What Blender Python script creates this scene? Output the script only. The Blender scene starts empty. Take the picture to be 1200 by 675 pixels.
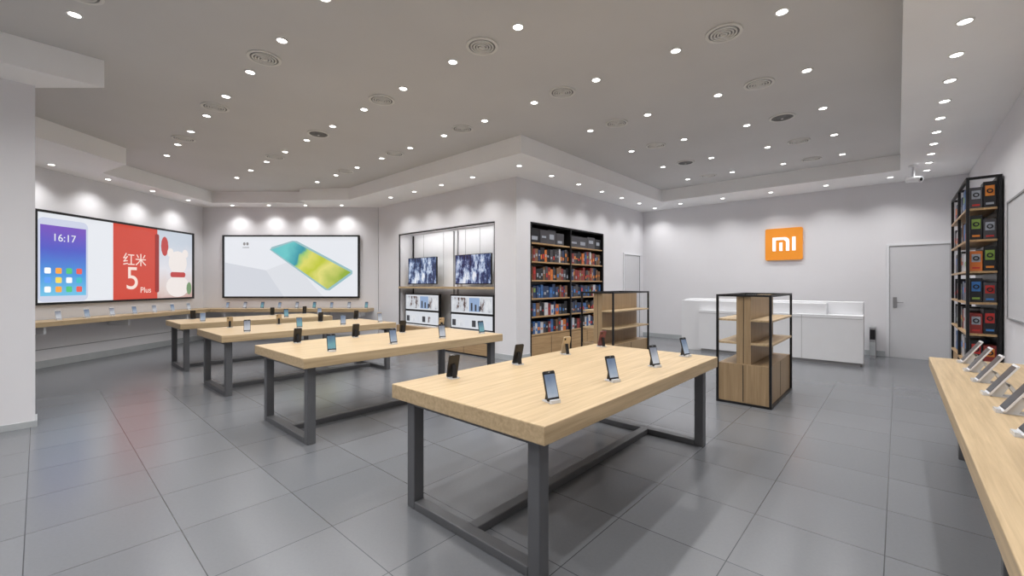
import bpy, bmesh, math, random
from mathutils import Matrix, Vector
random.seed(7)
scene = bpy.context.scene
scene.view_settings.view_transform = 'Standard'
TH = math.radians(42.06)
CT, ST = math.cos(TH), math.sin(TH)
H = 1.40
def W(d, s):            # angled wing of the shop (its walls are turned 42 deg)
    return (-ST*d + CT*s, CT*d + ST*s)

# ------------------------------------------------------------------ materials
MATS = {}
def newmat(name):
    m = bpy.data.materials.new(name); m.use_nodes = True
    nt = m.node_tree; b = nt.nodes['Principled BSDF']
    return m, nt, b
def S(c):
    return tuple(((v/255.0)/12.92 if v/255.0 <= 0.04045 else ((v/255.0+0.055)/1.055)**2.4) for v in c) + (1.0,)
def plain(name, rgb, rough=0.5, metal=0.0, emit=0.0, var=0.04, scale=6.0, spec=0.5, bump=0.0, nosample=False, dark=False):
    if name in MATS: return MATS[name]
    m, nt, b = newmat(name)
    c = S(rgb)
    tc = nt.nodes.new('ShaderNodeTexCoord')
    n = nt.nodes.new('ShaderNodeTexNoise'); n.inputs['Scale'].default_value = scale; n.inputs['Detail'].default_value = 3
    nt.links.new(tc.outputs['Object'], n.inputs['Vector'])
    r = nt.nodes.new('ShaderNodeValToRGB')
    r.color_ramp.elements[0].position = 0.3; r.color_ramp.elements[1].position = 0.7
    r.color_ramp.elements[0].color = tuple(max(0, v*(1-var)) for v in c[:3]) + (1,)
    r.color_ramp.elements[1].color = tuple(min(1, v*(1+var)) for v in c[:3]) + (1,)
    nt.links.new(n.outputs['Fac'], r.inputs['Fac'])
    if dark: b.inputs['Base Color'].default_value = (.03, .03, .03, 1)
    else: nt.links.new(r.outputs['Color'], b.inputs['Base Color'])
    b.inputs['Roughness'].default_value = rough
    b.inputs['Metallic'].default_value = metal
    b.inputs['Specular IOR Level'].default_value = spec
    if bump > 0:
        bp = nt.nodes.new('ShaderNodeBump'); bp.inputs['Strength'].default_value = bump; bp.inputs['Distance'].default_value = 0.002
        n2 = nt.nodes.new('ShaderNodeTexNoise'); n2.inputs['Scale'].default_value = 180
        nt.links.new(tc.outputs['Object'], n2.inputs['Vector'])
        nt.links.new(n2.outputs['Fac'], bp.inputs['Height']); nt.links.new(bp.outputs['Normal'], b.inputs['Normal'])
    if emit > 0:
        nt.links.new(r.outputs['Color'], b.inputs['Emission Color'])
        b.inputs['Emission Strength'].default_value = emit
        if nosample: m.cycles.emission_sampling = 'NONE'
    MATS[name] = m
    return m
def wood(name, c1, c2, axis='Y', rough=0.42):
    if name in MATS: return MATS[name]
    m, nt, b = newmat(name)
    tc = nt.nodes.new('ShaderNodeTexCoord'); mp = nt.nodes.new('ShaderNodeMapping')
    sc = {'X': (1.0, 26, 26), 'Y': (26, 1.0, 26), 'Z': (26, 26, 1.0)}[axis]
    mp.inputs['Scale'].default_value = sc
    nt.links.new(tc.outputs['Object'], mp.inputs['Vector'])
    n = nt.nodes.new('ShaderNodeTexNoise'); n.inputs['Scale'].default_value = 1.6; n.inputs['Detail'].default_value = 8; n.inputs['Roughness'].default_value = 0.62; n.inputs['Distortion'].default_value = 0.4
    nt.links.new(mp.outputs['Vector'], n.inputs['Vector'])
    r = nt.nodes.new('ShaderNodeValToRGB')
    r.color_ramp.elements[0].position = 0.28; r.color_ramp.elements[1].position = 0.72
    r.color_ramp.elements[0].color = S(c1); r.color_ramp.elements[1].color = S(c2)
    nt.links.new(n.outputs['Fac'], r.inputs['Fac']); nt.links.new(r.outputs['Color'], b.inputs['Base Color'])
    b.inputs['Roughness'].default_value = rough
    b.inputs['Specular IOR Level'].default_value = 0.35
    MATS[name] = m
    return m
def gradmat(name, stops, axis='Z', lo=0, hi=1, emit=0.9, wav=0.0, wscale=2.0, vec=None):
    m, nt, b = newmat(name)
    tc = nt.nodes.new('ShaderNodeTexCoord')
    dp = nt.nodes.new('ShaderNodeVectorMath'); dp.operation = 'DOT_PRODUCT'
    dp.inputs[1].default_value = vec if vec else {'X': (1, 0, 0), 'Y': (0, 1, 0), 'Z': (0, 0, 1)}[axis]
    nt.links.new(tc.outputs['Object'], dp.inputs[0])
    src = dp.outputs['Value']
    if wav:
        n = nt.nodes.new('ShaderNodeTexNoise'); n.inputs['Scale'].default_value = wscale; n.inputs['Detail'].default_value = 5
        nt.links.new(tc.outputs['Object'], n.inputs['Vector'])
        ma = nt.nodes.new('ShaderNodeMath'); ma.operation = 'MULTIPLY_ADD'; ma.inputs[1].default_value = wav
        nt.links.new(n.outputs['Fac'], ma.inputs[0]); nt.links.new(src, ma.inputs[2]); src = ma.outputs[0]
    mr = nt.nodes.new('ShaderNodeMapRange'); mr.inputs['From Min'].default_value = lo; mr.inputs['From Max'].default_value = hi
    nt.links.new(src, mr.inputs['Value'])
    r = nt.nodes.new('ShaderNodeValToRGB')
    els = r.color_ramp.elements
    els[0].position = stops[0][0]; els[0].color = S(stops[0][1])
    els[1].position = stops[-1][0]; els[1].color = S(stops[-1][1])
    for p, c in stops[1:-1]:
        e = els.new(p); e.color = S(c)
    nt.links.new(mr.outputs['Result'], r.inputs['Fac'])
    b.inputs['Base Color'].default_value = (0.02, 0.02, 0.02, 1)
    b.inputs['Roughness'].default_value = 0.3
    nt.links.new(r.outputs['Color'], b.inputs['Emission Color']); b.inputs['Emission Strength'].default_value = emit
    return m

M_WALL = plain('wall_paint', (224, 223, 226), 0.7, var=0.015, scale=1.5, bump=0.05)
M_CEIL = plain('ceiling_paint', (206, 205, 204), 0.8, var=0.02, scale=1.2)
M_SOFF = plain('soffit_paint', (246, 246, 246), 0.75, var=0.015, scale=1.2)
M_BASE = plain('baseboard_grey', (176, 180, 182), 0.4)
M_WHITE = plain('white_laminate', (228, 229, 232), 0.35, var=0.01)
M_WHITE2 = plain('white_panel_gap', (150, 150, 152), 0.5)
M_STEEL = plain('table_steel', (96, 97, 100), 0.45, metal=0.25, var=0.05)
M_BLACK = plain('black_metal', (28, 28, 30), 0.4, metal=0.3)
M_DARK = plain('dark_plastic', (20, 20, 22), 0.3)
M_OAK = wood('oak_top', (168, 145, 112), (204, 180, 144), 'Y')
M_OAKX = wood('oak_x', (170, 146, 112), (198, 175, 140), 'X')
M_OAKZ = wood('oak_z', (140, 117, 88), (172, 147, 114), 'Z')
M_LAMP = plain('lamp_glow', (255, 254, 250), 0.5, emit=9.0, var=0.0, nosample=True)
M_RING = plain('lamp_trim', (235, 235, 232), 0.4)
M_VENT = plain('vent_white', (220, 219, 215), 0.5)
M_VENTD = plain('vent_slot', (130, 130, 130), 0.7)
M_ORANGE = plain('sign_orange', (240, 150, 44), 0.45, emit=0.10, var=0.01)
M_SIGNW = plain('sign_white', (255, 255, 255), 0.35, emit=0.3, var=0.0)
M_CHROME = plain('satin_steel', (170, 170, 172), 0.3, metal=0.9)
M_DOOR = plain('door_white', (208, 208, 211), 0.45, var=0.01)

def floor_mat():
    m, nt, b = newmat('floor_tile')
    tc = nt.nodes.new('ShaderNodeTexCoord'); mp = nt.nodes.new('ShaderNodeMapping')
    mp.inputs['Location'].default_value = (0.05, 0.05, 0)
    nt.links.new(tc.outputs['Object'], mp.inputs['Vector'])
    br = nt.nodes.new('ShaderNodeTexBrick')
    br.offset = 0.0; br.squash = 1.0
    br.inputs['Scale'].default_value = 1.0
    br.inputs['Brick Width'].default_value = 0.595; br.inputs['Row Height'].default_value = 0.595
    br.inputs['Mortar Size'].default_value = 0.0026; br.inputs['Mortar Smooth'].default_value = 0.2
    br.inputs['Color1'].default_value = S((106, 108, 112)); br.inputs['Color2'].default_value = S((112, 114, 118))
    br.inputs['Mortar'].default_value = S((56, 58, 62))
    nt.links.new(mp.outputs['Vector'], br.inputs['Vector'])
    n = nt.nodes.new('ShaderNodeTexNoise'); n.inputs['Scale'].default_value = 60; n.inputs['Detail'].default_value = 4
    nt.links.new(tc.outputs['Object'], n.inputs['Vector'])
    mx = nt.nodes.new('ShaderNodeMix'); mx.data_type = 'RGBA'; mx.blend_type = 'MULTIPLY'
    r = nt.nodes.new('ShaderNodeValToRGB'); r.color_ramp.elements[0].position = 0.3; r.color_ramp.elements[1].position = 0.7
    r.color_ramp.elements[0].color = (0.95, 0.95, 0.95, 1); r.color_ramp.elements[1].color = (1, 1, 1, 1)
    nt.links.new(n.outputs['Fac'], r.inputs['Fac'])
    mx.inputs['Factor'].default_value = 1.0
    nt.links.new(br.outputs['Color'], mx.inputs['A']); nt.links.new(r.outputs['Color'], mx.inputs['B'])
    nt.links.new(mx.outputs['Result'], b.inputs['Base Color'])
    b.inputs['Roughness'].default_value = .24
    b.inputs['Specular IOR Level'].default_value = 0.6
    return m
M_FLOOR = floor_mat()

# ------------------------------------------------------------------ mesh builder
class MB:
    def __init__(s): s.bm = bmesh.new(); s.mats = []; s.M = Matrix.Identity(4)
    def mi(s, m):
        if m not in s.mats: s.mats.append(m)
        return s.mats.index(m)
    def hexa(s, P, m):
        v = [s.bm.verts.new(s.M @ Vector(p)) for p in P]; k = s.mi(m)
        for q in ((0,3,2,1),(4,5,6,7),(0,1,5,4),(1,2,6,5),(2,3,7,6),(3,0,4,7)):
            f = s.bm.faces.new([v[i] for i in q]); f.material_index = k
    def box(s, x0, x1, y0, y1, z0, z1, m):
        s.hexa([(x0,y0,z0),(x1,y0,z0),(x1,y1,z0),(x0,y1,z0),(x0,y0,z1),(x1,y0,z1),(x1,y1,z1),(x0,y1,z1)], m)
    def prism(s, pts, z0, z1, m):
        k = s.mi(m); n = len(pts)
        a = sum(pts[i][0]*pts[(i+1)%n][1]-pts[(i+1)%n][0]*pts[i][1] for i in range(n))
        if a < 0: pts = pts[::-1]
        lo = [s.bm.verts.new(s.M @ Vector((p[0], p[1], z0))) for p in pts]
        hi = [s.bm.verts.new(s.M @ Vector((p[0], p[1], z1))) for p in pts]
        fs = [s.bm.faces.new(lo[::-1]), s.bm.faces.new(hi)]
        for i in range(n):
            j = (i+1) % n; fs.append(s.bm.faces.new([lo[i], lo[j], hi[j], hi[i]]))
        for f in fs: f.material_index = k
    def vprism(s, pts, y0, y1, m):   # polygon in local XZ, thickness along Y
        k = s.mi(m); n = len(pts)
        a = [s.bm.verts.new(s.M @ Vector((p[0], y0, p[1]))) for p in pts]
        b = [s.bm.verts.new(s.M @ Vector((p[0], y1, p[1]))) for p in pts]
        fs = [s.bm.faces.new(a), s.bm.faces.new(b[::-1])]
        for i in range(n):
            j = (i+1) % n; fs.append(s.bm.faces.new([a[i], b[i], b[j], a[j]]))
        for f in fs: f.material_index = k
    def cyl(s, cx, cy, z0, z1, r, m, seg=24, r2=None):
        r2 = r if r2 is None else r2; k = s.mi(m)
        lo = [s.bm.verts.new(s.M @ Vector((cx+r*math.cos(2*math.pi*i/seg), cy+r*math.sin(2*math.pi*i/seg), z0))) for i in range(seg)]
        hi = [s.bm.verts.new(s.M @ Vector((cx+r2*math.cos(2*math.pi*i/seg), cy+r2*math.sin(2*math.pi*i/seg), z1))) for i in range(seg)]
        fs = [s.bm.faces.new(lo[::-1]), s.bm.faces.new(hi)]
        for i in range(seg):
            j = (i+1) % seg; fs.append(s.bm.faces.new([lo[i], lo[j], hi[j], hi[i]]))
        for f in fs: f.material_index = k
    def ring(s, cx, cy, z0, z1, ri, ro, m, seg=28):
        k = s.mi(m); V = []
        for r, z in ((ri, z0), (ro, z0), (ro, z1), (ri, z1)):
            V.append([s.bm.verts.new(s.M @ Vector((cx+r*math.cos(2*math.pi*i/seg), cy+r*math.sin(2*math.pi*i/seg), z))) for i in range(seg)])
        for a in range(4):
            b = (a+1) % 4
            for i in range(seg):
                j = (i+1) % seg
                f = s.bm.faces.new([V[a][i], V[a][j], V[b][j], V[b][i]]); f.material_index = k
    def mesh(s, name):
        bmesh.ops.recalc_face_normals(s.bm, faces=s.bm.faces[:])
        me = bpy.data.meshes.new(name); s.bm.to_mesh(me); s.bm.free()
        for m in s.mats: me.materials.append(m)
        return me
    def done(s, name, loc=(0,0,0), rz=0.0, bevel=0.0, parent=None):
        return place(s.mesh(name), name, loc, rz, bevel, parent)
def place(me, name, loc=(0,0,0), rz=0.0, bevel=0.0, parent=None):
    o = bpy.data.objects.new(name, me); scene.collection.objects.link(o)
    o.location = loc; o.rotation_euler = (0, 0, rz)
    if bevel > 0:
        b = o.modifiers.new('bevel', 'BEVEL'); b.width = bevel; b.segments = 2; b.limit_method = 'ANGLE'; b.angle_limit = math.radians(50)
    if parent: o.parent = parent
    return o

# ------------------------------------------------------------------ room shell
ZC, ZS = 3.62, 3.35
XR, YB, XB, YF = 0.93, 11.0, -5.13, 5.80   # right wall, back wall, block side wall, block front wall
WC = W(10.86, -7.85)      # wing corner
WN = W(2.38, -7.85)
outline = [(XR+.15, -3.6), (XR+.15, YB+.15), (XB-.6, YB+.15), (XB-.6, YF+.75), (-9.9, YF+.75), W(11.05, -8.05), W(2.2, -8.05)]
b = MB(); b.prism(outline, -0.12, 0.0, M_FLOOR); b.done('floor')
b = MB(); b.prism(outline, ZC, ZC+.12, M_CEIL); b.done('ceiling')
b = MB()
b.prism([(-4.15, 4.8), (-4.15, YF), (-9.8, YF), WC, WN, (-5.85, -3.48), (-5.85, .44), W(4.25, -6.3), W(6.98, -6.3), W(7.5, -7.2),
         W(10.25, -7.2), W(10.25, -4.95), W(9.95, -4.95), (-9.4, 4.8)], ZS, ZC, M_SOFF)
b.prism([(-4.15, YF), (-4.15, 9.88), (XB, 9.88), (XB, YF)], ZS, ZC, M_SOFF)
b.box(XB, XR, 9.88, YB, ZS, ZC, M_SOFF)
b.box(0.03, XR, -3.48, 9.88, ZS, ZC, M_SOFF)
b.done('ceiling_soffit')
b = MB(); b.box(XR, XR+.15, -3.6, YB+.15, 0, ZC, M_WALL); b.done('wall_right')
b = MB(); b.box(XB-.15, XR, YB, YB+.15, 0, ZC, M_WALL); b.done('wall_back')
b = MB(); b.box(-7.5, XR, -3.63, -3.48, 0, ZC, M_WALL); b.done('wall_near')
b = MB(); b.box(-6.6, -6.3, -3.48, -0.02, 0, ZS, M_WALL); b.done('wall_entrance')
b = MB()
b.prism([W(2.3, -7.85), W(11.0, -7.85), W(11.0, -8.0), W(2.3, -8.0)], 0, ZC, M_WALL); b.done('wall_left')
b = MB()
b.prism([W(10.86, -7.85), W(10.86, -3.40), W(11.0, -3.40), W(11.0, -7.85)], 0, ZC, M_WALL); b.done('wall_wing')
# block front wall with display recess
NX0, NX1, NZ = -8.9, -5.67, 2.60
b = MB()
b.box(-9.8, NX0, YF, YF+.5, 0, ZC, M_WALL); b.box(NX1, XB-.42, YF, YF+.5, 0, ZC, M_WALL); b.box(NX0, NX1, YF, YF+.5, NZ, ZC, M_WALL)
b.box(-9.8, XB-.42, YF+.5, YF+.6, 0, ZC, M_WALL)
b.done('wall_block_front')
BY0, BY1, BZ = 6.2, 8.9, 2.58
b = MB()
b.box(XB-.42, XB, YF, BY0, 0, ZC, M_WALL); b.box(XB-.42, XB, BY1, YB, 0, ZC, M_WALL); b.box(XB-.42, XB, BY0, BY1, BZ, ZC, M_WALL)
b.box(XB-.5, XB-.42, YF+.6, YB, 0, ZC, M_WALL)
b.done('wall_block_side')
# baseboards
b = MB(); b.box(XB+.001, -.18, YB-.014, YB, 0, .10, M_BASE); b.box(.76, XR, YB-.014, YB, 0, .10, M_BASE); b.done('baseboard_back')
b = MB(); b.box(XR-.014, XR, -3.4, YB-.02, 0, .10, M_BASE); b.done('baseboard_right')
b = MB(); b.box(-6.3, -6.286, -3.4, -0.02, 0, .06, M_BASE); b.box(-6.6, -6.286, -.02, -.006, 0, .06, M_BASE); b.done('baseboard_entrance')
b = MB(); b.prism([W(2.5, -7.85), W(10.85, -7.85), W(10.85, -7.83), W(2.5, -7.83)], 0, .12, M_BASE)
b.prism([W(2.5, -7.85), W(10.85, -7.85), W(10.85, -7.842), W(2.5, -7.842)], .30, .312, M_WHITE2); b.done('baseboard_left')
b = MB(); b.prism([W(10.86, -7.82), W(10.86, -3.5), W(10.84, -3.5), W(10.84, -7.82)], 0, .12, M_BASE); b.done('baseboard_wing')
b = MB(); b.box(-9.7, NX0-.01, YF-.014, YF, 0, .10, M_BASE); b.box(NX1+.01, XB+.014, YF-.014, YF, 0, .10, M_BASE)
b.box(XB, XB+.014, YF, BY0-.01, 0, .10, M_BASE); b.box(XB, XB+.014, BY1+.01, 9.8, 0, .10, M_BASE); b.done('baseboard_block')

# doors
def door(name, w, h, loc, rz, handle=True):
    b = MB()
    b.box(0, w, -.012, 0, 0, h, M_DOOR)
    for (x0, x1, z0, z1) in ((-.045, 0, 0, h+.045), (w, w+.045, 0, h+.045), (0, w, h, h+.045)):
        b.box(x0, x1, -.025, 0, z0, z1, M_WHITE)
    for (x0, x1, z0, z1) in ((-.004, .003, 0, h), (w-.003, w+.004, 0, h), (0, w, h-.003, h+.004)):
        b.box(x0, x1, -.027, 0, z0, z1, M_WHITE2)
    if handle:
        b.box(.05, .11, -.02, -.012, .95, 1.15, M_CHROME)
        b.box(.07, .09, -.06, -.02, 1.04, 1.06, M_CHROME)
        b.box(.07, .20, -.07, -.055, 1.04, 1.06, M_CHROME)
    b.done(name, loc, rz, 0.002)
door('door_1', .82, 2.13, (-.12, YB-.001, 0), 0)
door('door_2', .85, 2.15, (XB+.001, 9.9, 0), math.radians(90), False)

# ------------------------------------------------------------------ lamps
lights = []
for k in range(-2, 8):
    y = .2+1.285*k
    for j in range(0, 12):
        x = -.70-.865*j
        d = -ST*x+CT*y; s = CT*x+ST*y
        if y > 4.4 and x < -4.0: continue
        if y > 9.7: continue
        if s < -6.1 or d > 9.5: continue
        if y < .6 and x < -5.6: continue
        lights.append((x, y, ZC, 'g'))
for k in range(20):
    lights.append((.37, -1.6+.62*k, ZS, 's'))
for k in range(7): lights.append((-4.62, 5.3+.88*k-.0, ZS, 'w'))
for k in range(4): lights.append((-5.75-.9*k, 5.3, ZS, 'w'))
for k in range(5): lights.append((-3.9+.95*k, 10.4, ZS, 'w'))
for k in range(6):
    x, y = W(5.0+.98*k, -7.5); lights.append((x, y, ZS, 'w'))
for k in range(4):
    x, y = W(10.55, -6.9+.9*k); lights.append((x, y, ZS, 'w'))
b = MB()
for (x, y, z, t) in lights:
    b.ring(x, y, z-.008, z, .040, .052, M_RING)
    b.cyl(x, y, z-.004, z-.0005, .041, M_LAMP, 20)
dl = b.done('ceiling_downlights')
PW = {'g': 44.0, 's': 20.0, 'w': 40.0}
for t in PW:
    ld = bpy.data.lights.new('downlight_'+t, 'SPOT'); ld.energy = PW[t]; ld.color = (1.0, .992, .985)
    ld.spot_size = math.radians(145 if t == 'g' else 125); ld.spot_blend = 0.9; ld.shadow_soft_size = .05
    PW[t] = ld
for (x, y, z, t) in lights:
    o = bpy.data.objects.new('lamp', PW[t]); scene.collection.objects.link(o); o.location = (x, y, z-.02); o.parent = dl

# vents
def vent_mesh(dark):
    b = MB()
    a, c = (M_VENT, M_VENTD)
    b.cyl(0, 0, -.006, -.0005, .125, c, 32)
    b.ring(0, 0, -.012, 0, .125, .150, a)
    for i in range(4): b.ring(0, 0, -.016-.002*i, -.004, .095-.026*i, .108-.026*i, a if not dark else c)
    b.cyl(0, 0, -.026, -.004, .014, a, 12)
    return b.mesh('ceiling_air_vent')
vm = [vent_mesh(False), vent_mesh(True)]
for k in range(0, 8):
    y = .2+1.285*k
    for j in range(5):
        x = -1.14-1.735*j
        d = -ST*x+CT*y; s = CT*x+ST*y
        if (y > 4.4 and x < -4.0) or y > 9.7 or s < -6.05 or (y < .6 and x < -5.6): continue
        place(vm[1 if (k, j) in ((6, 1), (4, 4), (5, 0), (2, 3)) else 0], 'ceiling_air_vent', (x, y, ZC-.0005))

# ------------------------------------------------------------------ tables
def table_mesh(w=1.22, l=2.45, h=.77):
    b = MB(); hw, hl = w/2, l/2; t = .09
    b.box(-hw, hw, -hl, hl, h-t, h, M_OAK)
    lx, ly, q = hw-.115, hl-.10, .037
    for sy in (-1, 1):
        for sx in (-1, 1):
            b.box(sx*lx-q, sx*lx+q, sy*ly-q, sy*ly+q, 0, h-t, M_STEEL)
        b.box(-lx+q, lx-q, sy*ly-q, sy*ly+q, 0.0, .05, M_STEEL)
        b.box(-lx+q, lx-q, sy*ly-q, sy*ly+q, h-t-.04, h-t, M_STEEL)
    b.box(-q, q, -ly+q, ly-q, 0.0, .05, M_STEEL)
    return b.mesh('display_table')
tm = table_mesh()
tm4 = table_mesh(1.14)
TABS = [(-1.77, 2.725, tm), (-4.33, 2.725, tm), (-6.74, 2.725, tm), (-8.97, 2.725, tm4)]
for x, y, m in TABS: place(m, 'display_table', (x, y, 0), 0, .006)

# phones
SCR = [gradmat('screen_a', [(0, (235, 236, 240)), (.5, (170, 185, 205)), (1, (110, 130, 160))], 'Z', 0.02, .17, .7, .08, 20),
       gradmat('screen_b', [(0, (250, 250, 252)), (.6, (200, 205, 215)), (1, (140, 145, 160))], 'Z', 0.02, .17, .7, .08, 20),
       gradmat('screen_c', [(0, (120, 150, 170)), (.5, (120, 180, 190)), (1, (80, 120, 150))], 'Z', 0.02, .17, .7, .08, 20)]
BODY = [plain('phone_black', (30, 29, 30), .3), plain('phone_gold', (186, 168, 140), .35, metal=.3), plain('phone_rose', (120, 70, 70), .35, metal=.3), plain('phone_silver', (225, 226, 230), .3)]
M_STAND = plain('stand_acrylic', (205, 207, 210), .25)
def phone_mesh(body, scr, tilt=17, hh=.158, back=None, hw=.0385):
    b = MB()
    back = back or M_DARK
    b.box(-.035, .045, -.032, .032, 0, .008, M_STAND)
    t = math.radians(tilt); ct, st = math.cos(t), math.sin(t)
    # strut from base to the back of the phone
    px, pz = .022-.09*st-.006, .009+.09*ct
    if tilt < 25:
        b.hexa([(-.034,-.014,.008),(-.024,-.014,.008),(-.024,.014,.008),(-.034,.014,.008),(px-.008,-.014,pz),(px,-.014,pz),(px,.014,pz),(px-.008,.014,pz)], back)
    else:
        b.box(-.105, -.035, -.032, .032, 0, .008, back)
        b.hexa([(-.105,-.028,.008),(-.085,-.028,.008),(-.085,.028,.008),(-.105,.028,.008),(px-.03,-.028,pz-.01),(px-.006,-.028,pz),(px-.006,.028,pz),(px-.03,.028,pz-.01)], back)
        b.hexa([(-.03,-.028,.008),(.028,-.028,.008),(.028,.028,.008),(-.03,.028,.008),(px-.03,-.028,pz-.012),(px-.006,-.028,pz),(px-.006,.028,pz),(px-.03,.028,pz-.012)], back)
    b.box(.028, .045, -.03, .03, .008, .018, M_STAND)
    b.M = Matrix.Translation((.022, 0, .009)) @ Matrix.Rotation(-t, 4, 'Y')
    b.M = b.M @ Matrix(((0, -1, 0, 0), (1, 0, 0, 0), (0, 0, 1, 0), (0, 0, 0, 1)))  # local x right, -y front
    w, h, r = hw, hh, .009
    pts = []
    for cx, cz, a0 in ((w-r, r, -90), (w-r, h-r, 0), (-w+r, h-r, 90), (-w+r, r, 180)):
        for i in range(4):
            a = math.radians(a0+30*i); pts.append((cx+r*math.cos(a), cz+r*math.sin(a)))
    b.vprism(pts, -.0045, .0045, body)
    b.vprism([(-w+.002, .012), (w-.002, .012), (w-.002, h-.012), (-w+.002, h-.012)], -.0052, -.0045, M_DARK)
    b.vprism([(-w+.004, .018), (w-.004, .018), (w-.004, h-.018), (-w+.004, h-.018)], -.0058, -.0052, scr)
    b.vprism([(w-.024, h-.030), (w-.010, h-.030), (w-.010, h-.012), (w-.024, h-.012)], .0045, .0062, M_DARK)
    b.vprism([(-.006, h-.008), (.006, h-.008), (.006, h-.006), (-.006, h-.006)], -.0054, -.0045, M_STAND)
    return b.mesh('smartphone_on_stand')
PM = {(i, j): phone_mesh(BODY[i], SCR[j]) for i in range(4) for j in range(3)}
SC_DK = gradmat('screen_dark', [(0, (70, 76, 86)), (1, (24, 26, 32))], 'Z', 0.02, .17, .5, .08, 20)
PM[(4, 0)] = phone_mesh(BODY[3], SC_DK, 33, .205, M_STAND, .047)
def phone(x, y, z, rz, i=0, j=0):
    place(PM[(i, j)], 'smartphone_on_stand', (x, y, z+.0005), rz)
for ti, (tx, ty, m) in enumerate(TABS):
    off = .39 if ti < 3 else .36
    for k, py in enumerate((1.84, 2.50, 3.15, 3.78)):
        if ti == 3 and k == 1: continue
        phone(tx+off, py, .77, math.radians(-14+random.uniform(-6, 6)), random.choice((0, 1)), (0, 0, 1, 0)[k] if ti == 0 else (k+ti*2) % 3)
        phone(tx-off-.05, py+.02, .77, math.radians(180-14+random.uniform(-6, 6)), (0, 0, 1, 2)[k] if ti == 0 else random.choice((0, 0, 1)), 1)

# ------------------------------------------------------------------ wall shelves
b = MB()
b.box(.20, XR-.015, -1.6, 5.18, .69, .77, M_OAK)
for y in (-1.2, .9, 3.0, 4.95):
    b.box(.36, .42, y-.03, y+.03, 0, .69, M_STEEL); b.box(.42, XR-.02, y-.03, y+.03, .64, .69, M_STEEL); b.box(XR-.08, XR-.02, y-.03, y+.03, 0, .64, M_STEEL)
    b.box(.42, XR-.08, y-.03, y+.03, 0, .05, M_STEEL)
b.done('wall_display_counter', bevel=.005)
for k in range(12):
    phone(.40, .0+.445*k+.06, .77, math.radians(180+4), 4, 0)
RL = math.radians(90)+TH     # local x runs along the left wing wall
b = MB()
b.box(0, 5.95, -.47, -.012, .72, .80, M_OAKX)
for x in (.4, 1.9, 3.4, 4.9): b.box(x, x+.04, -.40, -.012, .60, .72, M_WHITE)
ox, oy = W(4.9, -7.85)
b.done('wall_shelf', (ox, oy, 0), RL, .004)
for k in range(10):
    x, y = W(5.7+.48*k, -7.58); phone(x, y, .80, TH-.35, 3, k % 2)
b = MB()
b.box(.50, 4.35, -.47, -.012, .72, .80, M_OAKX)
for x in (.8, 2.0, 3.2, 4.1): b.box(x, x+.04, -.40, -.012, .60, .72, M_WHITE)
ox, oy = W(10.86, -7.85)
b.done('wall_shelf', (ox, oy, 0), TH, .004)
for k in range(9):
    x, y = W(10.6, -7.05+.43*k); phone(x, y, .80, TH-math.radians(90), 0 if k % 3 else 1, k % 3)

# ------------------------------------------------------------------ posters
def em(name, rgb, e=.95): return plain(name, rgb, .4, emit=e, var=0.0, dark=True)
P_W = em('print_white', (232, 235, 241)); P_R = em('print_red', (208, 66, 48)); P_G = em('print_grey', (212, 216, 224))
P_G2 = em('print_grey2', (222, 225, 231))
def text(body, size, x, z, y, mat, parent, align='CENTER'):
    c = bpy.data.curves.new('lettering', 'FONT'); c.body = body; c.size = size; c.align_x = align; c.extrude = .001
    c.materials.append(mat)
    o = bpy.data.objects.new('lettering', c); scene.collection.objects.link(o)
    o.parent = parent; o.location = (x, y, z); o.rotation_euler = (math.radians(90), 0, 0)
def rr(x0, x1, z0, z1, r, n=5):
    pts = []
    for cx, cz, a0 in ((x1-r, z0+r, -90), (x1-r, z1-r, 0), (x0+r, z1-r, 90), (x0+r, z0+r, 180)):
        for i in range(n+1):
            a = math.radians(a0+90*i/n); pts.append((cx+r*math.cos(a), cz+r*math.sin(a)))
    return pts
def ell(cx, cz, rx, rz, n=20): return [(cx+rx*math.cos(a*2*math.pi/n), cz+rz*math.sin(a*2*math.pi/n)) for a in range(n)]
# left lightbox poster
PWD, Z0, Z1 = 3.42, 1.09, 2.60
b = MB()
for (x0, x1, z0, z1) in ((-.04, PWD+.04, Z0-.04, Z0), (-.04, PWD+.04, Z1, Z1+.04), (-.04, 0, Z0, Z1), (PWD, PWD+.04, Z0, Z1)):
    b.box(x0, x1, -.06, 0, z0, z1, M_DARK)
b.box(0, PWD, -.03, 0, Z0, Z1, P_W)
GP = gradmat('print_phone_ui', [(0, (120, 205, 235)), (.35, (70, 150, 225)), (.7, (80, 90, 200)), (1, (120, 80, 190))], 'Z', 1.2, 2.45, .95, .15, 3)
b.vprism(rr(.02, .86, 1.10, 2.52, .10), -.034, -.030, em('print_bezel', (206, 212, 232)))
b.vprism([(.06, 1.20), (.82, 1.20), (.82, 2.40), (.06, 2.40)], -.037, -.034, GP)
cols = [(255, 255, 255), (255, 170, 60), (80, 200, 120), (240, 90, 80), (90, 160, 250), (250, 220, 90), (255, 255, 255), (60, 190, 200)]
n = 0
for r_ in range(3):
    for c_ in range(4):
        x = .12+.175*c_; z = 1.26+.16*r_
        b.vprism(rr(x, x+.10, z, z+.10, .02, 3), -.039, -.037, em('icon_%d' % (n % 8), cols[n % 8])); n += 1
b.vprism([(1.36, Z0), (2.40, Z0), (2.40, Z1), (1.36, Z1)], -.034, -.030, P_R)
b.vprism([(2.40, Z0), (PWD, Z0), (PWD, Z1), (2.40, Z1)], -.034, -.030, gradmat('print_photo', [(0, (176, 96, 84)), (.25, (226, 208, 202)), (.6, (232, 230, 236)), (1, (205, 214, 226))], 'Z', 1.1, 2.6, .9, .5, 3))
b.vprism(rr(2.34, 2.44, 1.22, 2.5, .04), -.040, -.034, em('print_side', (150, 34, 30)))
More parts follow.
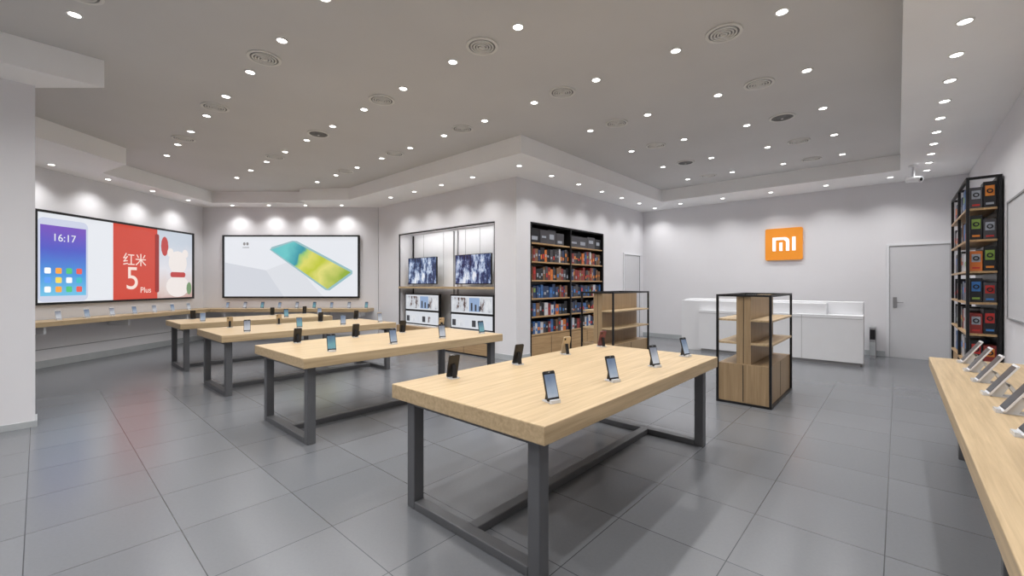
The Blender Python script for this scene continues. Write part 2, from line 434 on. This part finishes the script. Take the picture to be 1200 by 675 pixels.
P_BEAR = em('print_bear', (240, 232, 228)); P_RED2 = em('print_red2', (190, 62, 60)); P_SK = em('print_blush', (214, 170, 160)); P_GR = em('print_green', (120, 150, 110))
b.vprism(ell(2.98, 1.35, .34, .25), -.036, -.034, P_BEAR)
b.vprism(ell(2.98, 1.90, .27, .27), -.038, -.034, P_BEAR)
b.vprism(ell(2.76, 2.12, .09, .10), -.037, -.034, P_BEAR); b.vprism(ell(3.20, 2.12, .09, .10), -.037, -.034, P_BEAR)
b.vprism(rr(2.76, 3.2, 1.56, 1.68, .05), -.040, -.034, P_RED2)
b.vprism(ell(2.60, 2.25, .10, .22, 12), -.0365, -.034, P_RED2); b.vprism(ell(3.32, 1.3, .08, .15, 12), -.0365, -.034, P_GR)
ox, oy = W(7.02, -7.848)
p1 = b.done('lightbox_poster', (ox, oy, 0), RL)
T_W = em('print_text', (250, 226, 216))
text('红米', .28, 1.84, 1.80, -.036, T_W, p1); text('5', .66, 1.78, 1.30, -.036, T_W, p1); text('Plus', .17, 2.10, 1.22, -.036, T_W, p1)
text('16:17', .18, .44, 2.14, -.039, P_W, p1)
# wing lightbox poster
PWD = 3.38
b = MB()
for (x0, x1, z0, z1) in ((-.04, PWD+.04, Z0-.04, Z0), (-.04, PWD+.04, Z1, Z1+.04), (-.04, 0, Z0, Z1), (PWD, PWD+.04, Z0, Z1)):
    b.box(x0, x1, -.06, 0, z0, z1, M_DARK)
b.box(0, PWD, -.03, 0, Z0, Z1, P_W)
b.vprism([(0, Z0), (1.5, Z0), (1.05, 1.75), (0, 1.95)], -.032, -.030, P_G)
b.vprism([(1.05, 1.75), (1.5, Z0), (2.5, Z0), (1.7, 2.0)], -.033, -.030, P_G2)
GT = gradmat('print_phone_art', [(0, (60, 165, 195)), (.42, (110, 205, 205)), (.55, (50, 150, 168)), (.58, (150, 205, 120)), (.64, (226, 222, 110)), (.74, (196, 206, 60)), (.82, (232, 226, 130)), (1, (150, 180, 60))], vec=(.82, 0, -.57), lo=-.9, hi=2.0, emit=.92, wav=.75, wscale=2.2)
b.vprism([(1.15, 2.27), (1.20, 2.34), (1.72, 2.50), (1.84, 2.49), (3.24, 1.74), (3.24, 1.66), (2.66, 1.24), (2.56, 1.25)], -.038, -.034, em('print_bezel2', (150, 190, 196)))
b.vprism([(1.19, 2.275), (1.76, 2.475), (3.20, 1.70), (2.61, 1.275)], -.040, -.038, GT)
b.vprism(ell(.50, 2.42, .03, .04, 12), -.034, -.030, M_WHITE2); b.vprism(ell(.58, 2.42, .03, .04, 12), -.034, -.030, M_WHITE2)
b.box(.46, .62, -.034, -.030, 2.32, 2.335, M_WHITE2)
ox, oy = W(10.858, -7.28)
b.done('lightbox_poster', (ox, oy, 0), TH)
# plain framed wall panel on the right wall
b = MB()
for (x0, x1, z0, z1) in ((-.02, 4.52, 1.01, 1.03), (-.02, 4.52, 2.3, 2.32), (-.02, 0, 1.03, 2.3), (4.5, 4.52, 1.03, 2.3)):
    b.box(x0, x1, -.025, -.001, z0, z1, M_WHITE2)
b.box(0, 4.5, -.015, -.001, 1.03, 2.3, M_DOOR)
b.done('wall_panel_frame', (XR, 7.25, 0), math.radians(-90))

# ------------------------------------------------------------------ sign
b = MB()
b.vprism(rr(0, .70, 0, .70, .035), -.05, 0, M_ORANGE)
def sb(x0, x1, z0, z1): b.box(x0, x1, -.056, -.05, z0, z1, M_SIGNW)
sb(.14, .205, .20, .50)
pts = [(.205, .44), (.205, .50), (.37, .50)]
for i in range(6):
    a = math.radians(90-18*i); pts.append((.37+.09*math.cos(a), .41+.09*math.sin(a)))
pts += [(.46, .20), (.395, .20), (.395, .40), (.355, .44)]
b.vprism(pts, -.056, -.05, M_SIGNW)
sb(.27, .33, .20, .385); sb(.51, .575, .20, .50)
b.done('wall_logo_sign', (-2.21, YB-.001, 1.93))

# ------------------------------------------------------------------ block recess: televisions
def scr_noise(name, ramp, scale=3.0, emit=.8, stretch=(1, 1, 1)):
    m, nt, bs = newmat(name)
    tc = nt.nodes.new('ShaderNodeTexCoord'); mp = nt.nodes.new('ShaderNodeMapping'); mp.inputs['Scale'].default_value = stretch
    n = nt.nodes.new('ShaderNodeTexNoise'); n.inputs['Scale'].default_value = scale; n.inputs['Detail'].default_value = 8; n.inputs['Roughness'].default_value = .7
    nt.links.new(tc.outputs['Object'], mp.inputs['Vector']); nt.links.new(mp.outputs['Vector'], n.inputs['Vector'])
    r = nt.nodes.new('ShaderNodeValToRGB'); els = r.color_ramp.elements
    els[0].position = ramp[0][0]; els[0].color = S(ramp[0][1]); els[1].position = ramp[-1][0]; els[1].color = S(ramp[-1][1])
    for p, c in ramp[1:-1]: els.new(p).color = S(c)
    nt.links.new(n.outputs['Fac'], r.inputs['Fac'])
    bs.inputs['Base Color'].default_value = (.01, .01, .01, 1); bs.inputs['Roughness'].default_value = .2
    nt.links.new(r.outputs['Color'], bs.inputs['Emission Color']); bs.inputs['Emission Strength'].default_value = emit
    return m
TVS = scr_noise('tv_picture', [(.38, (14, 22, 52)), (.48, (40, 62, 112)), (.53, (160, 180, 214)), (.60, (236, 240, 248))], 5.5, .9, (1, 1, .45))
M_OAKD = wood('oak_cabinet', (152, 124, 90), (184, 156, 120), 'X')
b = MB()
b.box(NX0+.01, NX1-.01, YF+.40, YF+.495, 0, NZ-.005, M_WHITE)
for x in (-7.33, -7.20): b.box(x, x+.02, YF+.37, YF+.40, .42, NZ-.02, M_WHITE2)
for x in (-8.86, -5.75): b.box(x, x+.02, YF+.37, YF+.40, .42, NZ-.02, M_BLACK)
for x in (-8.45, -7.7, -6.95, -6.5, -6.1): b.box(x, x+.008, YF+.395, YF+.40, 1.4, NZ-.02, M_WHITE2)
for x in (NX0+.003, NX1-.023): b.box(x, x+.02, YF+.005, YF+.03, 0, NZ-.01, M_BLACK)
b.box(NX0+.003, NX1-.003, YF+.005, YF+.03, NZ-.03, NZ-.01, M_BLACK)
b.box(NX0+.02, NX1-.02, YF-.02, YF+.37, 1.30, 1.345, M_OAKX)
b.box(NX0+.06, NX1-.06, YF-.10, YF+.36, 0, .44, M_OAKD)
for x in (-8.1, -7.28, -6.45): b.box(x, x+.008, YF-.102, YF-.10, .03, .42, M_DARK)
b.box(NX0+.06, NX1-.06, YF-.103, YF-.10, .0, .03, M_DARK)
# added strip and fill light under the recess head, brightening its back
b.box(NX0+.15, NX1-.15, YF+.05, YF+.08, NZ-.022, NZ-.006, M_RING)
mc = b.done('media_display_cabinet', bevel=.003)
al = bpy.data.lights.new('recess_fill', 'AREA'); al.shape = 'RECTANGLE'; al.size = 2.9; al.size_y = .02; al.energy = 13; al.color = (1, .99, .98)  # invented area light that lifts the shaded recess back
o = bpy.data.objects.new('recess_fill', al); scene.collection.objects.link(o); o.location = ((NX0+NX1)/2, YF+.065, NZ-.024); o.rotation_euler = (math.radians(20), 0, 0); o.parent = mc
def tv_mesh(w=1.08, h=.62, scr=TVS):
    b = MB()
    b.vprism(rr(0, w, .05, .05+h, .008, 2), 0, .035, M_DARK)
    b.vprism([(.014, .07), (w-.014, .07), (w-.014, .038+h), (.014, .038+h)], -.002, 0, scr)
    b.box(w*.25, w*.75, .035, .06, .14, .42, M_DARK)
    for x in (.16, w-.20): 
        b.box(x, x+.04, .01, .025, .008, .052, M_CHROME); b.box(x-.01, x+.05, -.08, .11, 0, .008, M_CHROME)
    return b.mesh('television')
tvm = tv_mesh()
for x in (-8.72, -7.0): place(tvm, 'television', (x, YF+.15, 1.346))
# lower pair: white-screen displays, photo page above, product row page below
PIC = scr_noise('board_picture', [(.36, (40, 42, 50)), (.42, (120, 96, 90)), (.46, (205, 210, 218)), (.6, (236, 238, 242))], 3.2, .85, (1.8, 1, .7))
P_PAGE = em('page_white', (226, 230, 236), .85); P_DK = em('page_dark', (52, 54, 62), .8); P_BL = em('page_blue', (150, 176, 214), .85)
def board_mesh(w=1.30, h=.74):
    b = MB()
    b.box(0, w, 0, .05, 0, h, M_DARK)
    b.box(.03, w-.03, -.003, 0, h*.50, h-.03, P_PAGE)
    b.box(.05, w*.42, -.005, -.003, h*.54, h-.06, PIC); b.box(w*.46, w*.70, -.005, -.003, h*.54, h-.06, P_BL); b.box(w*.72, w-.05, -.005, -.003, h*.54, h-.06, PIC)
    for c_ in range(3):
        x = .50*w+c_*.12; b.box(x, x+.05, -.006, -.005, h*.56, h*.56+.16-.03*c_, P_DK)
    b.box(.03, w-.03, -.003, 0, .05, h*.44, P_PAGE)
    for c_ in range(6):
        x = .07+.205*c_; b.box(x, x+.11, -.006, -.003, .09, .09+.13, (P_DK, PIC, P_G)[c_ % 3])
    b.box(.03, w-.03, -.006, -.003, h*.36, h*.40, P_G)
    b.box(0, w, -.10, 0, 0, .02, M_WHITE)
    return b.mesh('product_display_board')
bdm = board_mesh()
for x in (-8.80, -7.12): place(bdm, 'product_display_screen', (x, YF+.12, .441))

# ------------------------------------------------------------------ product shelving
PC = [plain('box_black', (26, 27, 32), .4), plain('box_navy', (40, 58, 92), .4), plain('box_charcoal', (70, 69, 74), .4),
      plain('box_red', (136, 46, 42), .4), plain('box_white', (200, 200, 204), .4), plain('box_blue', (56, 96, 150), .4), plain('box_orange', (204, 112, 48), .4), plain('box_brown', (126, 92, 64), .4)]
LAB = [plain('label_silver', (160, 166, 176), .4), plain('label_red', (190, 48, 44), .4), plain('label_blue', (60, 122, 190), .4), plain('label_green', (130, 160, 70), .4), plain('label_orange', (224, 136, 52), .4)]
M_DWOOD = wood('shelf_oak', (156, 124, 86), (196, 164, 122), 'X')
def fill(b, x0, x1, y0, depth, z, hmax, wmin, wmax, wts, labs):
    x = x0
    while x < x1-wmin:
        w = min(random.uniform(wmin, wmax), x1-x); h = hmax*random.uniform(.72, .97); dd = depth*random.uniform(.8, 1)
        m = random.choices(PC, wts)[0]; yy = y0+random.uniform(.004, .02)
        b.box(x, x+w-.004, yy, y0+dd, z, z+h, m)
        l = random.choices(LAB, labs)[0]
        lz = z+h*random.uniform(.15, .5); b.box(x+w*.2, x+w*.75, yy-.002, yy, lz, lz+h*random.uniform(.12, .35), l)
        x += w
lev = [.44, .78, 1.13, 1.48, 1.84, 2.20]
Wb = BY1-BY0
b = MB()
b.box(.005, Wb-.005, .385, .415, 0, BZ-.005, M_DARK)
for x in (.005, Wb/2-.018, Wb-.041): b.box(x, x+.036, .0, .385, 0, BZ-.005, M_BLACK)
for c0, c1 in ((.041, Wb/2-.018), (Wb/2+.018, Wb-.041)):
    b.box(c0, c1, .02, .385, 0, .40, M_DWOOD)
    b.box((c0+c1)/2-.004, (c0+c1)/2+.004, .017, .02, .03, .38, M_DARK)
    for z in lev: b.box(c0, c1, .02, .385, z-.028, z, M_DWOOD)
    b.box(c0, c1, .0, .385, BZ-.035, BZ-.005, M_BLACK)
bk = b.done('product_bookcase', (XB, BY0, 0), math.radians(90))
b = MB()
for c0, c1 in ((.045, Wb/2-.02), (Wb/2+.02, Wb-.045)):
    for i, z in enumerate(lev):
        if i == 5: fill(b, c0, c1, .04, .30, z+.001, .30, .24, .36, (1, 0, 5, 0, 0, 0, 0, 0), (4, 0, 0, 0, .5))
        elif i in (3, 4): fill(b, c0, c1, .04, .30, z+.001, .30, .05, .10, (4, 1, 3, 2.5, .6, 0, .6, 2.5), (3, 1.5, .5, .4, 1.2))
        elif i == 2: fill(b, c0, c1, .04, .30, z+.001, .28, .05, .11, (3, 4, 1, .6, .5, 2.5, 0, .5), (3, .5, 3, .5, .3))
        else: fill(b, c0, c1, .04, .30, z+.001, .28, .06, .12, (3, 3, 2, 1.8, .8, 2, .5, 1), (3, 1.5, 2, .5, .8))
b.done('product_boxes', (0, 0, 0), 0, parent=bk)
# free product rack against right wall
L2, D2, T2 = 1.95, .295, 2.70
b = MB()
for x in (0, L2/2-.015, L2-.03):
    for y in (0, D2-.03): b.box(x, x+.03, y, y+.03, 0, T2, M_BLACK)
    b.box(x, x+.03, .03, D2-.03, T2-.03, T2, M_BLACK); b.box(x, x+.03, .03, D2-.03, .0, .03, M_BLACK)
for y in (0, D2-.03): b.box(.03, L2-.03, y, y+.03, T2-.03, T2, M_BLACK)
b.box(.03, L2-.03, D2-.04, D2-.03, .4, T2-.03, M_DARK)
lv2 = [.42, .80, 1.18, 1.56, 1.94, 2.32]
for z in lv2: b.box(.03, L2-.004, .0, D2-.04, z-.025, z, M_DWOOD)
b.box(.03, L2-.03, .02, D2-.04, .03, .395, M_DWOOD)
rk = b.done('product_rack', (.62, 9.55, 0), math.radians(-90))
b = MB()
for i, z in enumerate(lv2):
    hm = .31 if i < 5 else .33
    fill(b, .04, L2-.30, .03, .21, z+.001, hm, .10, .22, (5, 1, 3, 1.8, 1, 1, 1, .5), (3, 2, .8, .8, 1.8))
    # cartons whose printed side faces the open end of the rack
    seq = [((0, 1), (3, 4)), ((3, 0), (0, 1)), ((0, 2), (2, 1)), ((6, 0), (0, 3)), ((0, 3), (2, 0)), ((2, 0), (0, 4))][i]
    y = .035
    for q, (pc, lb) in enumerate(seq):
        wd = .105; h = hm*(.95, .78)[(q+i) % 2]
        b.box(L2-.28, L2-.045, y, y+wd, z+.001, z+h, PC[pc])
        b.box(L2-.045, L2-.043, y+.015, y+wd-.015, z+h*.45, z+h*.85, LAB[lb])
        M0 = b.M; b.M = Matrix.Translation((L2-.043, y+wd/2, z+h*.64)) @ Matrix.Rotation(math.radians(90), 4, 'Y')
        b.ring(0, 0, 0, .008, .016, .028, PC[0], 14); b.M = M0
        b.box(L2-.045, L2-.043, y+.02, y+wd-.02, z+h*.12, z+h*.20, LAB[(lb+1) % 5])
        y += wd+.008
b.done('product_cartons', (0, 0, 0), 0, parent=rk)

# ------------------------------------------------------------------ gondolas
def gondola_mesh(w=.58, l=1.25, h=1.28):
    b = MB(); x, y, q = w/2, l/2, .0125
    for sx in (-1, 1):
        for sy in (-1, 1):
            b.box(sx*(x-q)-q, sx*(x-q)+q, sy*(y-q)-q, sy*(y-q)+q, 0, h, M_BLACK)
        b.box(sx*(x-q)-q, sx*(x-q)+q, -y+2*q, y-2*q, h-.025, h, M_BLACK)
        b.box(sx*(x-q)-q, sx*(x-q)+q, -y+2*q, y-2*q, 0, .025, M_BLACK)
    for sy in (-1, 1):
        b.box(-x+2*q, x-2*q, sy*(y-q)-q, sy*(y-q)+q, h-.025, h, M_BLACK)
        b.box(-x+2*q, x-2*q, sy*(y-q)-q, sy*(y-q)+q, 0, .025, M_BLACK)
    b.box(-x+2*q, x-2*q, -y+.012, y-.012, .026, .47, M_OAKZ)
    for sy in (-1, 1):
        b.box(-.004, .004, sy*(y-.011)-.001, sy*(y-.011)+.001, .04, .46, M_DARK)
    for sx in (-1, 1):
        b.box(sx*(x-2*q+.001)-.0015, sx*(x-2*q+.001)+.0015, -.004, .004, .04, .46, M_DARK)
    b.box(-.075, .075, -y+.03, y-.03, .47, h-.02, M_OAKZ)
    b.box(-.003, .003, -y+.028, -y+.03, .48, h-.03, M_DARK)
    for z in (.72, .99):
        for sx in (-1, 1):
            a0, a1 = sorted((sx*.075, sx*(x-.002)))
            b.box(a0, a1, -y+.026, y-.026, z-.022, z, M_OAK)
    return b.mesh('display_gondola')
gm = gondola_mesh()
place(gm, 'gondola_shelf', (-1.33, 6.08, 0), 0, .002)
place(gm, 'gondola_shelf', (-3.48, 6.45, 0), 0, .002)

# ------------------------------------------------------------------ service counter
b = MB()
b.box(-3.50, -.45, 9.62, 10.05, 0, 1.08, M_WHITE)
b.box(-3.50, -.95, 9.40, 9.62, 0.0, 1.05, M_WHITE)
b.box(-3.10, -.43, 9.28, 9.40, 0.06, .86, M_WHITE)
b.box(-3.06, -.47, 9.31, 9.40, 0.0, .06, M_WHITE2)
b.box(-.95, -.43, 9.40, 9.62, 0.0, .86, M_WHITE)
for x in (-2.2, -1.3): b.box(x, x+.006, 9.278, 9.28, .07, .85, M_WHITE2)
b.box(-3.10, -.43, 9.276, 9.28, .80, .806, M_WHITE2)
b.done('service_counter', bevel=.006)
b = MB()
b.box(-.40, -.31, 10.6, 10.95, 0, .58, M_WHITE2); b.box(-.395, -.315, 10.597, 10.6, .35, .54, M_DARK); b.box(-.395, -.315, 10.597, 10.6, .05, .30, M_BASE)
b.done('power_cabinet')

# security camera
b = MB()
b.cyl(0, 0, -.03, 0, .06, M_WHITE); b.cyl(0, 0, -.20, -.03, .018, M_WHITE, 12)
b.M = Matrix.Translation((0, 0, -.24)) @ Matrix.Rotation(math.radians(50), 4, 'Z') @ Matrix.Rotation(math.radians(100), 4, 'X')
b.cyl(0, 0, -.10, .12, .048, M_WHITE, 20); b.cyl(0, 0, .12, .124, .026, M_DARK, 20)
b.done('security_camera', (.19, 9.6, ZS))

# ------------------------------------------------------------------ world and camera
w = bpy.data.worlds.new('world'); scene.world = w; w.use_nodes = True
w.node_tree.nodes['Background'].inputs[0].default_value = (.8, .82, .85, 1); w.node_tree.nodes['Background'].inputs[1].default_value = .3
cam = bpy.data.cameras.new('camera'); co = bpy.data.objects.new('camera', cam); scene.collection.objects.link(co)
cam.sensor_width = 36; cam.lens = 501/1200*36; cam.shift_y = -4.5/1200; cam.clip_start = .05
co.location = (0, 0, H); co.rotation_euler = (math.radians(90), 0, TH)
scene.camera = co
